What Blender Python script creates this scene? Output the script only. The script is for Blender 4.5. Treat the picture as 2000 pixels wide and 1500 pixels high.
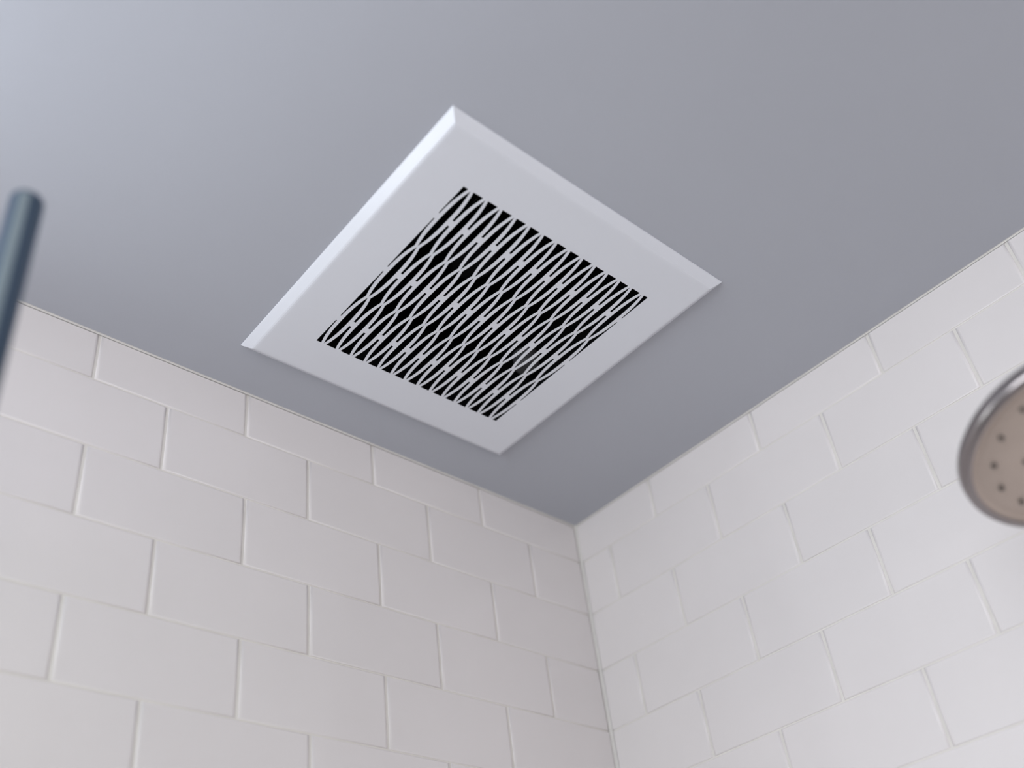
import bpy, bmesh, math, random
from mathutils import Vector, Matrix

random.seed(7)
for o in list(bpy.data.objects):
    bpy.data.objects.remove(o)
scene = bpy.context.scene
col = scene.collection
H = 2.4                                   # ceiling height

# ------------------------------------------------------------------ camera
RIGHT = Vector((-0.75485, 0.64854, -0.09799)).normalized()
FWD = Vector((-0.56675, -0.56974, 0.59514)).normalized()
UP = RIGHT.cross(FWD).normalized()
CAM = Vector((0.86074, 0.73068, H - 0.69435))
cam_data = bpy.data.cameras.new('camera')
cam_data.sensor_fit = 'HORIZONTAL'
cam_data.sensor_width = 36.0
cam_data.lens = 2006.16 * 36.0 / 2000.0
cam_data.shift_x = 0.02044
cam_data.shift_y = 0.06365
cam_data.clip_start = 0.01
cam_data.dof.use_dof = True
cam_data.dof.focus_distance = 0.99
cam_data.dof.aperture_fstop = 2.6
cam = bpy.data.objects.new('camera', cam_data)
rot = Matrix((RIGHT, UP, -FWD)).transposed()
cam.matrix_world = Matrix.Translation(CAM) @ rot.to_4x4()
col.objects.link(cam)
scene.camera = cam

# ------------------------------------------------------------------ light, world, exposure
RX, RY = 1.95, 2.5                         # room size along the two tiled walls
WIN1 = (0.30, 1.40, 1.42, 2.28)           # y0, y1, z0, z1 of the window opposite the right tiled wall
FILL_WIN_SIDE = (0.90, 1.40, 1.72, 2.28)           # x0, x1, z0, z1 of an added opening past the left tiled wall, for the bevel highlight
FILL_WIN_BACK = (0.50, 1.60, 0.95, 2.05)           # x0, x1, z0, z1 of an added fill-light opening behind the camera
scene.view_settings.view_transform = 'Standard'
scene.view_settings.look = 'None'
scene.view_settings.gamma = 1.0
scene.view_settings.use_curve_mapping = False
scene.view_settings.exposure = -1.0

world = bpy.data.worlds.new('world')
scene.world = world
world.use_nodes = True
world.node_tree.nodes['Background'].inputs['Color'].default_value = (0.80, 0.88, 1.0, 1)
world.node_tree.nodes['Background'].inputs['Strength'].default_value = 0.6


def area_light(name, loc, direction, sx, sy, power, color):
    d = bpy.data.lights.new(name, 'AREA')
    d.shape = 'RECTANGLE'
    d.size, d.size_y = sx, sy
    d.energy = power
    d.color = color
    o = bpy.data.objects.new(name, d)
    o.location = loc
    o.rotation_euler = Vector(direction).to_track_quat('-Z', 'Z').to_euler()
    col.objects.link(o)
    return o


area_light('window_daylight', (RX + 0.06, (WIN1[0] + WIN1[1]) / 2, (WIN1[2] + WIN1[3]) / 2), (-1, 0, 0),
           WIN1[1] - WIN1[0], WIN1[3] - WIN1[2], 54.0, (0.91, 0.955, 1.0))
area_light('added_light_side', ((FILL_WIN_SIDE[0] + FILL_WIN_SIDE[1]) / 2, -0.06, (FILL_WIN_SIDE[2] + FILL_WIN_SIDE[3]) / 2), (0, 1, 0),
           FILL_WIN_SIDE[1] - FILL_WIN_SIDE[0], FILL_WIN_SIDE[3] - FILL_WIN_SIDE[2], 10.0, (0.90, 0.95, 1.0))  # added light that whitens the fan's left bevel
area_light('added_fill_behind', ((FILL_WIN_BACK[0] + FILL_WIN_BACK[1]) / 2, RY + 0.06, (FILL_WIN_BACK[2] + FILL_WIN_BACK[3]) / 2), (0, -1, 0),
           FILL_WIN_BACK[1] - FILL_WIN_BACK[0], FILL_WIN_BACK[3] - FILL_WIN_BACK[2], 23.0, (1.0, 0.91, 0.87))  # added warm fill, brightens the left tiled wall


# ------------------------------------------------------------------ helpers
def material(name, color, rough=0.5, metallic=0.0, spec=0.5, noise=0.0, noise_scale=20.0,
             bump=0.0, bump_scale=60.0, per_object=0.0):
    m = bpy.data.materials.new(name)
    m.use_nodes = True
    nt = m.node_tree
    b = nt.nodes['Principled BSDF']
    b.inputs['Base Color'].default_value = (*color, 1)
    b.inputs['Roughness'].default_value = rough
    b.inputs['Metallic'].default_value = metallic
    b.inputs['Specular IOR Level'].default_value = spec
    tc = nt.nodes.new('ShaderNodeTexCoord')
    geo = nt.nodes.new('ShaderNodeNewGeometry')
    sock = None
    if noise > 0:
        n = nt.nodes.new('ShaderNodeTexNoise')
        n.inputs['Scale'].default_value = noise_scale
        n.inputs['Detail'].default_value = 3
        nt.links.new(geo.outputs['Position'], n.inputs['Vector'])
        r = nt.nodes.new('ShaderNodeMapRange')
        r.inputs['From Min'].default_value = 0.3
        r.inputs['From Max'].default_value = 0.7
        r.inputs['To Min'].default_value = 1 - noise
        r.inputs['To Max'].default_value = 1 + noise
        nt.links.new(n.outputs['Fac'], r.inputs['Value'])
        sock = r.outputs['Result']
    if per_object > 0:
        oi = nt.nodes.new('ShaderNodeObjectInfo')
        r2 = nt.nodes.new('ShaderNodeMapRange')
        r2.inputs['To Min'].default_value = 1 - per_object
        r2.inputs['To Max'].default_value = 1 + per_object
        nt.links.new(oi.outputs['Random'], r2.inputs['Value'])
        if sock is None:
            sock = r2.outputs['Result']
        else:
            mu = nt.nodes.new('ShaderNodeMath')
            mu.operation = 'MULTIPLY'
            nt.links.new(sock, mu.inputs[0])
            nt.links.new(r2.outputs['Result'], mu.inputs[1])
            sock = mu.outputs[0]
    if sock is not None:
        v = nt.nodes.new('ShaderNodeVectorMath')
        v.operation = 'SCALE'
        v.inputs[0].default_value = color
        nt.links.new(sock, v.inputs['Scale'])
        nt.links.new(v.outputs['Vector'], b.inputs['Base Color'])
    if bump > 0:
        n2 = nt.nodes.new('ShaderNodeTexNoise')
        n2.inputs['Scale'].default_value = bump_scale
        n2.inputs['Detail'].default_value = 2
        nt.links.new(geo.outputs['Position'], n2.inputs['Vector'])
        bp = nt.nodes.new('ShaderNodeBump')
        bp.inputs['Strength'].default_value = bump
        bp.inputs['Distance'].default_value = 0.001
        nt.links.new(n2.outputs['Fac'], bp.inputs['Height'])
        nt.links.new(bp.outputs['Normal'], b.inputs['Normal'])
    return m


def obj(name, mesh, mat=None, parent=None, smooth=False):
    if isinstance(mesh, bmesh.types.BMesh):
        me = bpy.data.meshes.new(name)
        bmesh.ops.recalc_face_normals(mesh, faces=mesh.faces)
        mesh.to_mesh(me)
        mesh.free()
        if smooth:
            for p in me.polygons:
                p.use_smooth = True
    else:
        me = mesh
    if mat is not None and not me.materials:
        me.materials.append(mat)
    o = bpy.data.objects.new(name, me)
    if parent is not None:
        o.parent = parent
    col.objects.link(o)
    return o


def tag(o, label=None, category=None, kind=None, group=None):
    if label:
        o['label'] = label
    if category:
        o['category'] = category
    if kind:
        o['kind'] = kind
    if group:
        o['group'] = group
    return o


def empty(name, loc, rz=0.0):
    o = bpy.data.objects.new(name, None)
    o.location = loc
    o.rotation_euler = (0, 0, rz)
    o.empty_display_size = 0.05
    col.objects.link(o)
    return o


def box(bm, x0, x1, y0, y1, z0, z1):
    v = [bm.verts.new((x, y, z)) for z in (z0, z1) for y in (y0, y1) for x in (x0, x1)]
    for f in ((0, 2, 3, 1), (4, 5, 7, 6), (0, 1, 5, 4), (2, 6, 7, 3), (0, 4, 6, 2), (1, 3, 7, 5)):
        bm.faces.new([v[i] for i in f])


def lathe(bm, profile, seg=64, axis=Matrix.Identity(4)):
    """profile: list of (r, z); spun round z; closes at r == 0"""
    rings = []
    for r, z in profile:
        if r < 1e-7:
            rings.append([bm.verts.new(axis @ Vector((0, 0, z)))])
        else:
            rings.append([bm.verts.new(axis @ Vector((r * math.cos(2 * math.pi * i / seg),
                                                      r * math.sin(2 * math.pi * i / seg), z))) for i in range(seg)])
    for a, b in zip(rings, rings[1:]):
        for i in range(seg):
            j = (i + 1) % seg
            if len(a) == 1 and len(b) == 1:
                continue
            if len(a) == 1:
                bm.faces.new((a[0], b[i], b[j]))
            elif len(b) == 1:
                bm.faces.new((a[i], b[0], a[j]))
            else:
                bm.faces.new((a[i], b[i], b[j], a[j]))


def tube(bm, pts, r, seg=24):
    rings = []
    ref = Vector((0.0, 1.0, 0.0))
    for i, p in enumerate(pts):
        d = (pts[min(i + 1, len(pts) - 1)] - pts[max(i - 1, 0)]).normalized()
        u = d.cross(ref).normalized()
        v = d.cross(u)
        rings.append([bm.verts.new(p + r * (math.cos(2 * math.pi * k / seg) * u + math.sin(2 * math.pi * k / seg) * v))
                      for k in range(seg)])
    for a, b in zip(rings, rings[1:]):
        for k in range(seg):
            bm.faces.new((a[k], b[k], b[(k + 1) % seg], a[(k + 1) % seg]))
    bm.faces.new(rings[0])
    bm.faces.new(rings[-1])


# ------------------------------------------------------------------ materials
M_CEIL = material('ceiling_paint', (0.475, 0.49, 0.54), 0.85, noise=0.012, noise_scale=3.0, bump=0.10, bump_scale=220)
M_PAINT = material('wall_paint', (0.50, 0.50, 0.51), 0.8, bump=0.08, bump_scale=200)
M_TILE = material('white_glazed_tile', (0.77, 0.733, 0.728), 0.34, spec=0.35, noise=0.015, noise_scale=9,
                  bump=0.25, bump_scale=14, per_object=0.012)
M_GROUT = material('cream_grout', (0.75, 0.72, 0.68), 0.9, noise=0.04, noise_scale=40)
M_CAULK = material('cream_caulk', (0.68, 0.66, 0.63), 0.6, noise=0.05, noise_scale=50)
M_FAN = material('white_plastic', (0.775, 0.795, 0.85), 0.29, spec=1.0)
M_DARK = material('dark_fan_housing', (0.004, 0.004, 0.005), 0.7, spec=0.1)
M_MOTOR = material('dull_motor_metal', (0.13, 0.13, 0.14), 0.5, metallic=0.3)
M_POST = material('blue_grey_metal', (0.085, 0.125, 0.18), 0.38, metallic=0.75)
M_STRIP = material('post_reflection', (0.23, 0.28, 0.30), 0.45, metallic=0.5)  # chrome reflection along the post, put into a paler colour
M_NICKEL = material('brushed_nickel', (0.52, 0.435, 0.38), 0.42, metallic=0.55, noise=0.04, noise_scale=30)
M_RIM = material('polished_nickel', (0.30, 0.27, 0.27), 0.25, metallic=0.85)
M_NOZZLE = material('grey_rubber', (0.10, 0.085, 0.075), 0.6)
M_FLOOR = material('warm_floor', (0.26, 0.24, 0.23), 0.6, noise=0.06, noise_scale=5)
M_FRAME = material('white_window_frame', (0.8, 0.8, 0.8), 0.4)


def glass_material(name, color, gloss):
    m = bpy.data.materials.new(name)
    m.use_nodes = True
    nt = m.node_tree
    nt.nodes.remove(nt.nodes['Principled BSDF'])
    out = nt.nodes['Material Output']
    t = nt.nodes.new('ShaderNodeBsdfTransparent')
    t.inputs['Color'].default_value = (*color, 1)
    g = nt.nodes.new('ShaderNodeBsdfGlossy')
    g.inputs['Roughness'].default_value = 0.03
    fr = nt.nodes.new('ShaderNodeFresnel')
    fr.inputs['IOR'].default_value = gloss
    mx = nt.nodes.new('ShaderNodeMixShader')
    nt.links.new(fr.outputs[0], mx.inputs[0])
    nt.links.new(t.outputs[0], mx.inputs[1])
    nt.links.new(g.outputs[0], mx.inputs[2])
    nt.links.new(mx.outputs[0], out.inputs['Surface'])
    return m


M_GLASS = glass_material('clear_glass', (0.95, 0.96, 0.94), 1.30)

# ------------------------------------------------------------------ fan placement (shared with the ceiling opening)
FL = 0.3303                                # outer square of the cover, on the ceiling
FCX, FCY = 0.35068, 0.22653
FYAW = -0.0091
S_A0, S_A1, S_B0, S_B1 = 0.23633 - FCX, 0.46393 - FCX, 0.11365 - FCY, 0.33950 - FCY   # slotted square, fan space
INS, DROP = 0.0094, 0.0076

# ------------------------------------------------------------------ the room
bm = bmesh.new()
box(bm, -0.12, RX + 0.12, -0.12, RY + 0.12, -0.1, 0.0)
tag(obj('floor', bm, M_FLOOR), kind='structure')

# ceiling: a slab with a square opening for the fan
bm = bmesh.new()
hole = 0.262 / 2
c, s = math.cos(FYAW), math.sin(FYAW)
outer = [(-0.12, -0.12), (RX + 0.12, -0.12), (RX + 0.12, RY + 0.12), (-0.12, RY + 0.12)]
inner = [(FCX + x * c - y * s, FCY + x * s + y * c) for x, y in ((-hole, -hole), (hole, -hole), (hole, hole), (-hole, hole))]
lo_o = [bm.verts.new((x, y, H)) for x, y in outer]
lo_i = [bm.verts.new((x, y, H)) for x, y in inner]
hi_o = [bm.verts.new((x, y, H + 0.03)) for x, y in outer]
hi_i = [bm.verts.new((x, y, H + 0.03)) for x, y in inner]
for i in range(4):
    j = (i + 1) % 4
    bm.faces.new((lo_o[i], lo_o[j], lo_i[j], lo_i[i]))
    bm.faces.new((hi_o[i], hi_i[i], hi_i[j], hi_o[j]))
    bm.faces.new((lo_i[i], lo_i[j], hi_i[j], hi_i[i]))
    bm.faces.new((lo_o[i], hi_o[i], hi_o[j], lo_o[j]))
tag(obj('ceiling', bm, M_CEIL), kind='structure')

GR = 0.0013                                # grout lies this far behind the tile faces
bm = bmesh.new()
TILED = 0.85                               # the tiled part of the left wall ends here
box(bm, -0.12, TILED, -0.12, -GR, 0, H)
wall_left = tag(obj('wall_left', bm, M_GROUT), kind='structure')
bm = bmesh.new()
box(bm, -0.12, -GR, -GR, RY + 0.12, 0, H)
wall_right = tag(obj('wall_right', bm, M_GROUT), kind='structure')


def wall_with_opening(name, axis, pos, start, length, win):
    w0, w1, z0, z1 = win
    bm = bmesh.new()
    for a, b, q, r in ((start, w0, 0, H), (w1, length, 0, H), (w0, w1, 0, z0), (w0, w1, z1, H)):
        if axis == 'x':
            box(bm, pos, pos + 0.12, a, b, q, r)
        else:
            box(bm, a, b, pos, pos + 0.12, q, r)
    return tag(obj(name, bm, M_PAINT), kind='structure')


wall_with_opening('wall_opposite', 'x', RX, 0, RY, WIN1)
wall_with_opening('wall_back', 'y', RY, 0, RX + 0.12, FILL_WIN_BACK)
wall_with_opening('wall_side', 'y', -0.12, TILED, RX + 0.12, FILL_WIN_SIDE)


def window(name, axis, pos, win):
    w0, w1, z0, z1 = win
    t, d0, d1 = 0.025, pos + 0.02, pos + 0.05

    def bar(bm, a, b, q, r):
        if axis == 'x':
            box(bm, d0, d1, a, b, q, r)
        else:
            box(bm, a, b, d0, d1, q, r)
    bm = bmesh.new()
    bar(bm, w0, w0 + t, z0, z1)
    bar(bm, w1 - t, w1, z0, z1)
    bar(bm, w0 + t, w1 - t, z0, z0 + t)
    bar(bm, w0 + t, w1 - t, z1 - t, z1)
    return tag(obj(name, bm, M_FRAME), kind='structure')


window('window_1', 'x', RX, WIN1)
window('added_window_back', 'y', RY, FILL_WIN_BACK)  # frame around the added fill light, out of view
window('added_window_side', 'y', -0.06, FILL_WIN_SIDE)  # frame around the added bevel light, out of view

# ------------------------------------------------------------------ tiles, one by one
ROW1, PITCH, TW = 0.0547, 0.0731, 0.155    # first (cut) row, row pitch, joint to joint
JV, JH = 0.0018, 0.0013                    # joint widths
left_first = [0.1617, 0.0887, 0.1579, 0.0866, 0.1556, 0.0841]
right_first = [0.1250, 0.0485, 0.1314, 0.0536, 0.1281, 0.0549]
while len(left_first) < 40:
    left_first.append((0.155, 0.083)[len(left_first) % 2])
    right_first.append((0.132, 0.0560)[len(right_first) % 2])


def tile_rings(w, h):
    """cushion-edged tile: rings of (half width, half height, height above the grout bed)"""
    return [(w / 2, h / 2, -0.006), (w / 2, h / 2, -0.0020), (w / 2 - 0.0006, h / 2 - 0.0002, -0.0010),
            (w / 2 - 0.0016, h / 2 - 0.0006, -0.00028), (w / 2 - 0.0034, h / 2 - 0.0014, 0.0)]


def add_tile(bm, w, h, mat):
    rings = []
    for a, b, z in tile_rings(w, h):
        rings.append([bm.verts.new(mat @ Vector(p)) for p in ((-a, -b, z), (a, -b, z), (a, b, z), (-a, b, z))])
    bm.faces.new(rings[0][::-1])
    for p, q in zip(rings, rings[1:]):
        for i in range(4):
            j = (i + 1) % 4
            bm.faces.new((p[i], p[j], q[j], q[i]))
    bm.faces.new(rings[-1])


tile_cache = {}


def tile_mesh(w, h):
    key = (round(w, 4), round(h, 4))
    if key not in tile_cache:
        bm = bmesh.new()
        add_tile(bm, w, h, Matrix.Identity(4))
        me = bpy.data.meshes.new('tile')
        bm.to_mesh(me)
        bm.free()
        for k, p in enumerate(me.polygons):
            p.use_smooth = 9 <= k < 17
        me.materials.append(M_TILE)
        tile_cache[key] = me
    return tile_cache[key]


def tile_wall(parent, first, length, basis, reach):
    """basis(u, z) -> location on the wall; rows run down from the ceiling"""
    M, place = basis
    stuff = bmesh.new()
    row, top = 0, H - 0.0012
    z = H - ROW1
    while top > 0.004:
        bottom = max(z, 0.002)
        joints = [0.0]
        u = first[row]
        while u < length:
            joints.append(u)
            u += TW
        joints.append(length)
        for k, (a, b) in enumerate(zip(joints, joints[1:])):
            a2 = a + (0.0012 if k == 0 else JV / 2)
            b2 = b - JV / 2
            if b2 - a2 < 0.008:
                continue
            hi = top - (0.0 if row == 0 else JH / 2)
            lo = bottom + JH / 2
            w, h = b2 - a2, hi - lo
            if h < 0.008:
                continue
            dz = random.uniform(-0.0002, 0.00012)
            tilt = Matrix.Rotation(random.gauss(0, 0.0016), 4, 'X') @ Matrix.Rotation(random.gauss(0, 0.0014), 4, 'Y')
            mat = Matrix.Translation(place((a2 + b2) / 2, (hi + lo) / 2, dz)) @ M @ tilt
            if row < 14 and b < reach:
                o = obj('tile', tile_mesh(w, h), None, parent)
                o.matrix_local = mat
            else:
                add_tile(stuff, w, h, mat)
        top = bottom
        z = bottom - PITCH
        row += 1
    o = obj('tile_field', stuff, M_TILE, parent)
    o['kind'] = 'stuff'


# left wall: plane y = 0, facing +y ; local x along +X, local y up, local z = +Y needs a mirrored x
ML = Matrix(((-1, 0, 0, 0), (0, 0, 1, 0), (0, 1, 0, 0), (0, 0, 0, 1)))
tile_wall(wall_left, left_first, TILED, (ML, lambda u, z, d: Vector((u, d, z))), 1.45)
# right wall: plane x = 0, facing +x
MR = Matrix(((0, 0, 1, 0), (1, 0, 0, 0), (0, 1, 0, 0), (0, 0, 0, 1)))
tile_wall(wall_right, right_first, RY, (MR, lambda u, z, d: Vector((d, u, z))), 1.45)


# caulk: slim concave bead in the vertical corner and along the ceiling
def caulk(name, p0, p1, n0, n1, r):
    bm = bmesh.new()
    prof = [(0, 0), (r, 0), (r * 0.55, r * 0.18), (r * 0.18, r * 0.55), (0, r)]
    rings = []
    for p in (Vector(p0), Vector(p1)):
        rings.append([bm.verts.new(p + Vector(n0) * a + Vector(n1) * b) for a, b in prof])
    for i in range(len(prof)):
        j = (i + 1) % len(prof)
        bm.faces.new((rings[0][i], rings[0][j], rings[1][j], rings[1][i]))
    bm.faces.new(rings[0][::-1])
    bm.faces.new(rings[1])
    return tag(obj(name, bm, M_CAULK), kind='structure')


caulk('trim_1', (0, 0, 0.0), (0, 0, H), (1, 0, 0), (0, 1, 0), 0.0030)
caulk('trim_2', (0, 0, H), (TILED, 0, H), (0, 0, -1), (0, 1, 0), 0.0014)
caulk('trim_3', (0, 0, H), (0, RY, H), (0, 0, -1), (1, 0, 0), 0.0014)

# ------------------------------------------------------------------ exhaust fan
fan = empty('exhaust_fan', (FCX, FCY, H), FYAW)
tag(fan, 'square white bathroom exhaust fan with wavy slotted grille set in the ceiling', 'exhaust fan')

# cover plate: bevelled square ring
bm = bmesh.new()
HF = FL / 2
prof = [(0.0, 0.0), (0.0001, -0.0006), (0.0006, -0.0013), (INS * 0.80, -DROP * 0.88), (INS * 0.95, -DROP * 0.965),
        (INS * 1.12, -DROP * 0.997), (INS * 1.35, -DROP)]
rings = []
for i, z in prof:
    h = HF - i
    rings.append([bm.verts.new((x, y, z)) for x, y in ((-h, -h), (h, -h), (h, h), (-h, h))])
slot = ((S_A0, S_B0), (S_A1, S_B0), (S_A1, S_B1), (S_A0, S_B1))
PT = 0.0004                                # sheet thickness
rings.append([bm.verts.new((x, y, -DROP)) for x, y in slot])
rings.append([bm.verts.new((x, y, -DROP + PT)) for x, y in slot])
rings.append([bm.verts.new((x, y, -DROP + PT)) for x, y in ((-HF + 0.013, -HF + 0.013), (HF - 0.013, -HF + 0.013), (HF - 0.013, HF - 0.013), (-HF + 0.013, HF - 0.013))])
rings.append([bm.verts.new((x, y, 0.0)) for x, y in ((-HF + 0.003, -HF + 0.003), (HF - 0.003, -HF + 0.003), (HF - 0.003, HF - 0.003), (-HF + 0.003, HF - 0.003))])
n = len(rings)
for k in range(n):
    p, q = rings[k], rings[(k + 1) % n]
    for i in range(4):
        j = (i + 1) % 4
        bm.faces.new((p[i], p[j], q[j], q[i]))
plate = obj('cover_plate', bm, M_FAN, fan)

# wavy bars: 14 columns, two bars each; they touch at the column line at t = 0, 1/3, 2/3, 1
NCOL = 14
P = (S_A1 - S_A0) / NCOL
LB = S_B1 - S_B0


def bar_edges(t):
    tau = (t * 6) % 2
    if tau > 1:
        tau = 2 - tau
    cc = 0.078 + 0.237 * (1 - (1 - tau) ** 2.6)
    lw = 0.168 + 0.047 * min(1.0, tau * 1.6)
    return max(cc - lw / 2, 0.0), cc + lw / 2


def bar_mesh(sign):
    bm = bmesh.new()
    ts = [k / 6 + d for k in range(6) for d in (0, 0.004, 0.009, 0.016, 0.026, 0.04, 0.058, 0.08, 0.105, 0.135)]
    ts = sorted(set([round(x, 5) for x in ts] + [round(1 - x, 5) for x in ts] + [0.0, 1.0]))
    rows = []
    for t in ts:
        a, b = bar_edges(t)
        y = S_B1 - t * LB
        rows.append([bm.verts.new((-sign * u * P, y, z)) for u, z in ((a, -DROP), (b, -DROP), (b, -DROP + PT), (a, -DROP + PT))])
    for p, q in zip(rows, rows[1:]):
        for i in range(4):
            j = (i + 1) % 4
            bm.faces.new((p[i], p[j], q[j], q[i]))
    bm.faces.new(rows[0])
    bm.faces.new(rows[-1])
    bmesh.ops.recalc_face_normals(bm, faces=bm.faces)
    me = bpy.data.meshes.new('grille_bar')
    bm.to_mesh(me)
    bm.free()
    me.materials.append(M_FAN)
    return me


bar_l, bar_r = bar_mesh(-1), bar_mesh(1)
for i in range(NCOL):
    for me in (bar_l, bar_r):
        o = obj('grille_bar', me, None, plate)
        o.location = (S_A1 - (i + 0.5) * P, 0, 0)

# short bridges that close the slits between neighbouring columns
go = bar_edges(1 / 6)[1]
half = (0.5 - go) + 0.012
bl = 0.0150 * LB


def bridge_mesh(u0, u1):
    bm = bmesh.new()
    box(bm, u0 * P, u1 * P, -bl, bl, -DROP + 0.00003, -DROP + PT - 0.00003)
    bmesh.ops.recalc_face_normals(bm, faces=bm.faces)
    me = bpy.data.meshes.new('grille_bridge')
    bm.to_mesh(me)
    bm.free()
    me.materials.append(M_FAN)
    return me


br_mid, br_lo, br_hi = bridge_mesh(-half, half), bridge_mesh(-half, 0.02), bridge_mesh(-0.02, half)
for i in range(NCOL + 1):
    me = br_lo if i == 0 else br_hi if i == NCOL else br_mid
    for t in (1 / 6, 1 / 2, 5 / 6):
        o = obj('grille_bridge', me, None, plate)
        o.location = (S_A1 - i * P, S_B1 - t * LB, 0)

# housing box above the ceiling, open below
bm = bmesh.new()
hb, top = 0.128, 0.16
v0 = [bm.verts.new((x, y, 0.001)) for x, y in ((-hb, -hb), (hb, -hb), (hb, hb), (-hb, hb))]
v1 = [bm.verts.new((x, y, top)) for x, y in ((-hb, -hb), (hb, -hb), (hb, hb), (-hb, hb))]
w0 = [bm.verts.new((x, y, 0.001)) for x, y in ((-hb - .002, -hb - .002), (hb + .002, -hb - .002), (hb + .002, hb + .002), (-hb - .002, hb + .002))]
w1 = [bm.verts.new((x, y, top + .002)) for x, y in ((-hb - .002, -hb - .002), (hb + .002, -hb - .002), (hb + .002, hb + .002), (-hb - .002, hb + .002))]
for i in range(4):
    j = (i + 1) % 4
    bm.faces.new((v0[i], v0[j], v1[j], v1[i]))
    bm.faces.new((w0[i], w1[i], w1[j], w0[j]))
    bm.faces.new((v0[i], w0[i], w0[j], v0[j]))
bm.faces.new(v1)
bm.faces.new(w1)
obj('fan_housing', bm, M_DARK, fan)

# blower wheel: drum of blades with a hub, and the motor bracket that catches a little light
bm = bmesh.new()
for k in range(30):
    a = 2 * math.pi * k / 30
    m = Matrix.Rotation(a, 4, 'Z') @ Matrix.Translation((0.082, 0, 0)) @ Matrix.Rotation(0.7, 4, 'Z')
    vs = [bm.verts.new(m @ Vector(p)) for p in ((-.010, 0, 0.062), (.010, 0, 0.062), (.010, 0, 0.14), (-.010, 0, 0.14),
                                                (-.010, .001, 0.062), (.010, .001, 0.062), (.010, .001, 0.14), (-.010, .001, 0.14))]
    for f in ((0, 1, 2, 3), (4, 7, 6, 5), (0, 4, 5, 1), (2, 6, 7, 3), (1, 5, 6, 2), (0, 3, 7, 4)):
        bm.faces.new([vs[i] for i in f])
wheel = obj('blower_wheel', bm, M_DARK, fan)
bm = bmesh.new()
lathe(bm, [(0, 0.07), (0.022, 0.07), (0.026, 0.074), (0.026, 0.12), (0.03, 0.125), (0.03, 0.15), (0, 0.15)], 32)
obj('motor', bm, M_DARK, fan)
bm = bmesh.new()
lathe(bm, [(0, 0.0), (0.011, 0.0), (0.0135, 0.002), (0.0135, 0.018), (0, 0.018)], 24)
cap = obj('capacitor', bm, M_MOTOR, fan)
cap.location = (-0.108, -0.050, 0.020)

# ------------------------------------------------------------------ shower screen: metal edge post and glass
PX, PY, PZ = 0.7801, 0.3224, H - 0.2360
PR = 0.0088
scr = empty('shower_screen', (PX, PY, 0))
tag(scr, 'tall glass shower screen with dark blue-grey metal edge post, at the left edge', 'shower screen')
bm = bmesh.new()
# rounded tube profile
prof = []
for k in range(48):
    a = 2 * math.pi * k / 48
    prof.append((PR * math.cos(a), PR * math.sin(a)))
zs = [(0.0, 1.0), (PZ - 0.0015, 1.0), (PZ - 0.0004, 0.96), (PZ, 0.86)]
rings = [[bm.verts.new((x * f, y * f, z)) for x, y in prof] for z, f in zs]
for p, q in zip(rings, rings[1:]):
    for i in range(48):
        j = (i + 1) % 48
        bm.faces.new((p[i], p[j], q[j], q[i]))
bm.faces.new(rings[0][::-1])
bm.faces.new(rings[-1])
post = obj('edge_post', bm, M_POST, scr, smooth=False)
bm = bmesh.new() # pale strip painting the tube's reflection, on the side towards the room
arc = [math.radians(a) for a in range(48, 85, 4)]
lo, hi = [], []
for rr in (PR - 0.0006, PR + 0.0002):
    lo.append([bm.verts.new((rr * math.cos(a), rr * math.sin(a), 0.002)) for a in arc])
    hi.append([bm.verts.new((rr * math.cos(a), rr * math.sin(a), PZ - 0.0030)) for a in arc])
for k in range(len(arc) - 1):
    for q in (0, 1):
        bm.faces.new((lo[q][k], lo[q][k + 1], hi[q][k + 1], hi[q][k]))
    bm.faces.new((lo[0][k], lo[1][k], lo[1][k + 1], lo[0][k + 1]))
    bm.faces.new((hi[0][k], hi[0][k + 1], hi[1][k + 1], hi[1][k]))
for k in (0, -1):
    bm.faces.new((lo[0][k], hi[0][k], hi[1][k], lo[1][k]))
obj('reflection_strip', bm, M_STRIP, post)
bm = bmesh.new()
box(bm, -0.004, 0.004, -PY + 0.0005, -PR * 0.9, 0.01, PZ - 0.004)
obj('glass_panel', bm, M_GLASS, scr)

# ------------------------------------------------------------------ shower head
HC = Vector((0.2089, 0.6040, H - 0.3377))
th, ph = 0.2708, 0.8499
NRM = Vector((math.sin(th) * math.cos(ph), math.sin(th) * math.sin(ph), -math.cos(th)))
zax = -NRM                                 # local +z points to the back of the head
xax = zax.cross(Vector((0, 1, 0))).normalized()
yax = zax.cross(xax)
MH = Matrix((xax, yax, zax)).transposed().to_4x4()
MH.translation = HC
R = 0.075
sh = empty('showerhead', HC)
tag(sh, 'round brushed nickel shower head with dark nozzles in front of the right wall', 'shower head')
inv = Matrix.Translation(-HC)
bm = bmesh.new()
lathe(bm, [(R - 0.006, -0.0010), (R - 0.0035, -0.0018), (R - 0.001, -0.0005), (R, 0.002), (R, 0.007), (R - 0.003, 0.011),
           (R * 0.8, 0.016), (R * 0.45, 0.022), (R * 0.28, 0.030), (0.017, 0.040), (0.015, 0.048), (0, 0.048)], 96, inv @ MH)
obj('head_body', bm, M_RIM, sh, smooth=True)
bm = bmesh.new()
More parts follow.
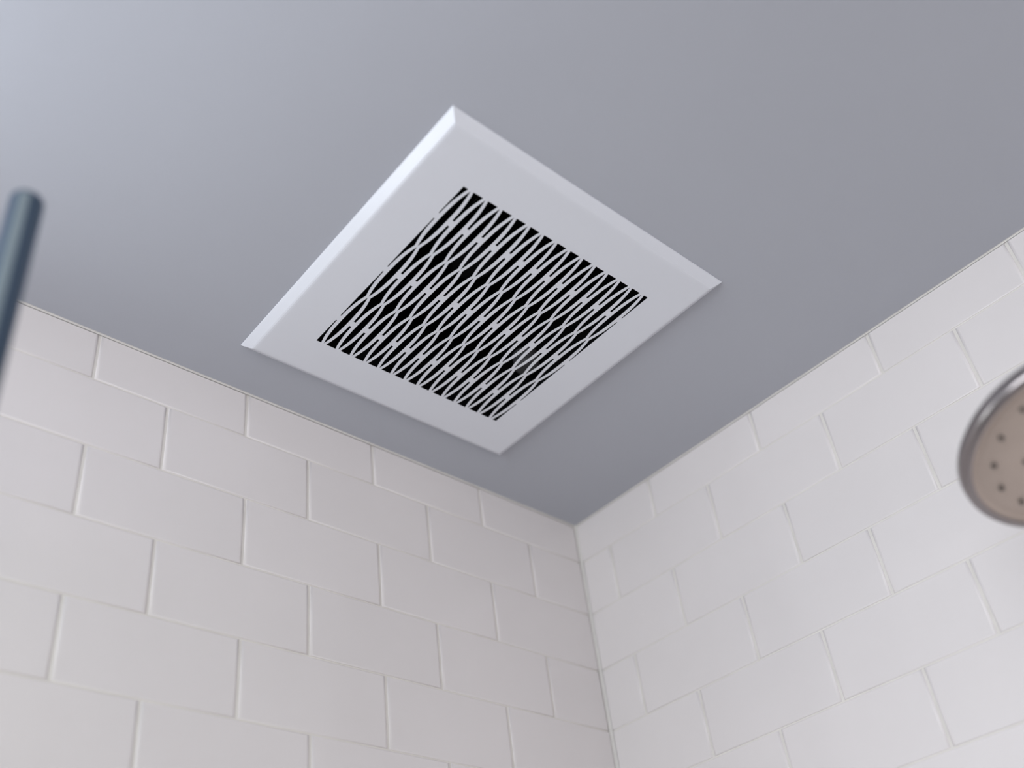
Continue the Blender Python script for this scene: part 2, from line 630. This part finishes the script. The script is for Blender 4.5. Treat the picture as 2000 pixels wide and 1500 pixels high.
lathe(bm, [(0, 0.0004), (R * 0.5, 0.0004), (R * 0.80, 0.0008), (R * 0.86, 0.0022), (R - 0.0075, 0.0022), (R - 0.006, -0.0010), (R - 0.006, 0.004), (0, 0.004)], 96, inv @ MH)
face = obj('spray_face', bm, M_NICKEL, sh, smooth=True)
nz = bmesh.new()
lathe(nz, [(0, -0.0016), (0.0010, -0.0016), (0.0016, -0.0012), (0.0019, 0.0006), (0, 0.0006)], 12)
nme = bpy.data.meshes.new('nozzle')
bmesh.ops.recalc_face_normals(nz, faces=nz.faces)
nz.to_mesh(nme)
nz.free()
nme.materials.append(M_NOZZLE)
RINGS = [(0.725, 15, math.radians(2.0)), (0.46, 10, 0.1), (0.2, 5, 0.0)]
for rr, cnt, off in RINGS:
    for k in range(cnt):
        a = off + 2 * math.pi * k / cnt
        o = obj('nozzle', nme, None, face)
        o.matrix_local = inv @ MH @ Matrix.Translation((R * rr * math.cos(a), R * rr * math.sin(a), 0.0))
# ball joint and the arm back to the right wall
back = MH @ Vector((0, 0, 0.050)) - HC
bm = bmesh.new()
bmesh.ops.create_uvsphere(bm, u_segments=24, v_segments=16, radius=0.015, matrix=Matrix.Translation(back))
obj('ball_joint', bm, M_RIM, sh, smooth=True)
bm = bmesh.new()
p0 = back
p3 = Vector((-HC.x + 0.002, back.y, back.z + 0.035))
p1 = back + (-NRM) * 0.035
p2 = p3 + Vector((0.09, 0, 0))
pts = []
for k in range(17):
    t = k / 16
    pts.append(p0 * (1 - t) ** 3 + p1 * 3 * t * (1 - t) ** 2 + p2 * 3 * t * t * (1 - t) + p3 * t ** 3)
tube(bm, pts, 0.0105, 24)
obj('shower_arm', bm, M_RIM, sh, smooth=True)
bm = bmesh.new()
mw = Matrix.Translation(p3 - Vector((0.002, 0, 0))) @ Matrix.Rotation(math.pi / 2, 4, 'Y')
lathe(bm, [(0, 0.0006), (0.03, 0.0006), (0.03, 0.003), (0.024, 0.009), (0.012, 0.012), (0, 0.012)], 40, mw)
obj('wall_flange', bm, M_RIM, sh, smooth=True)
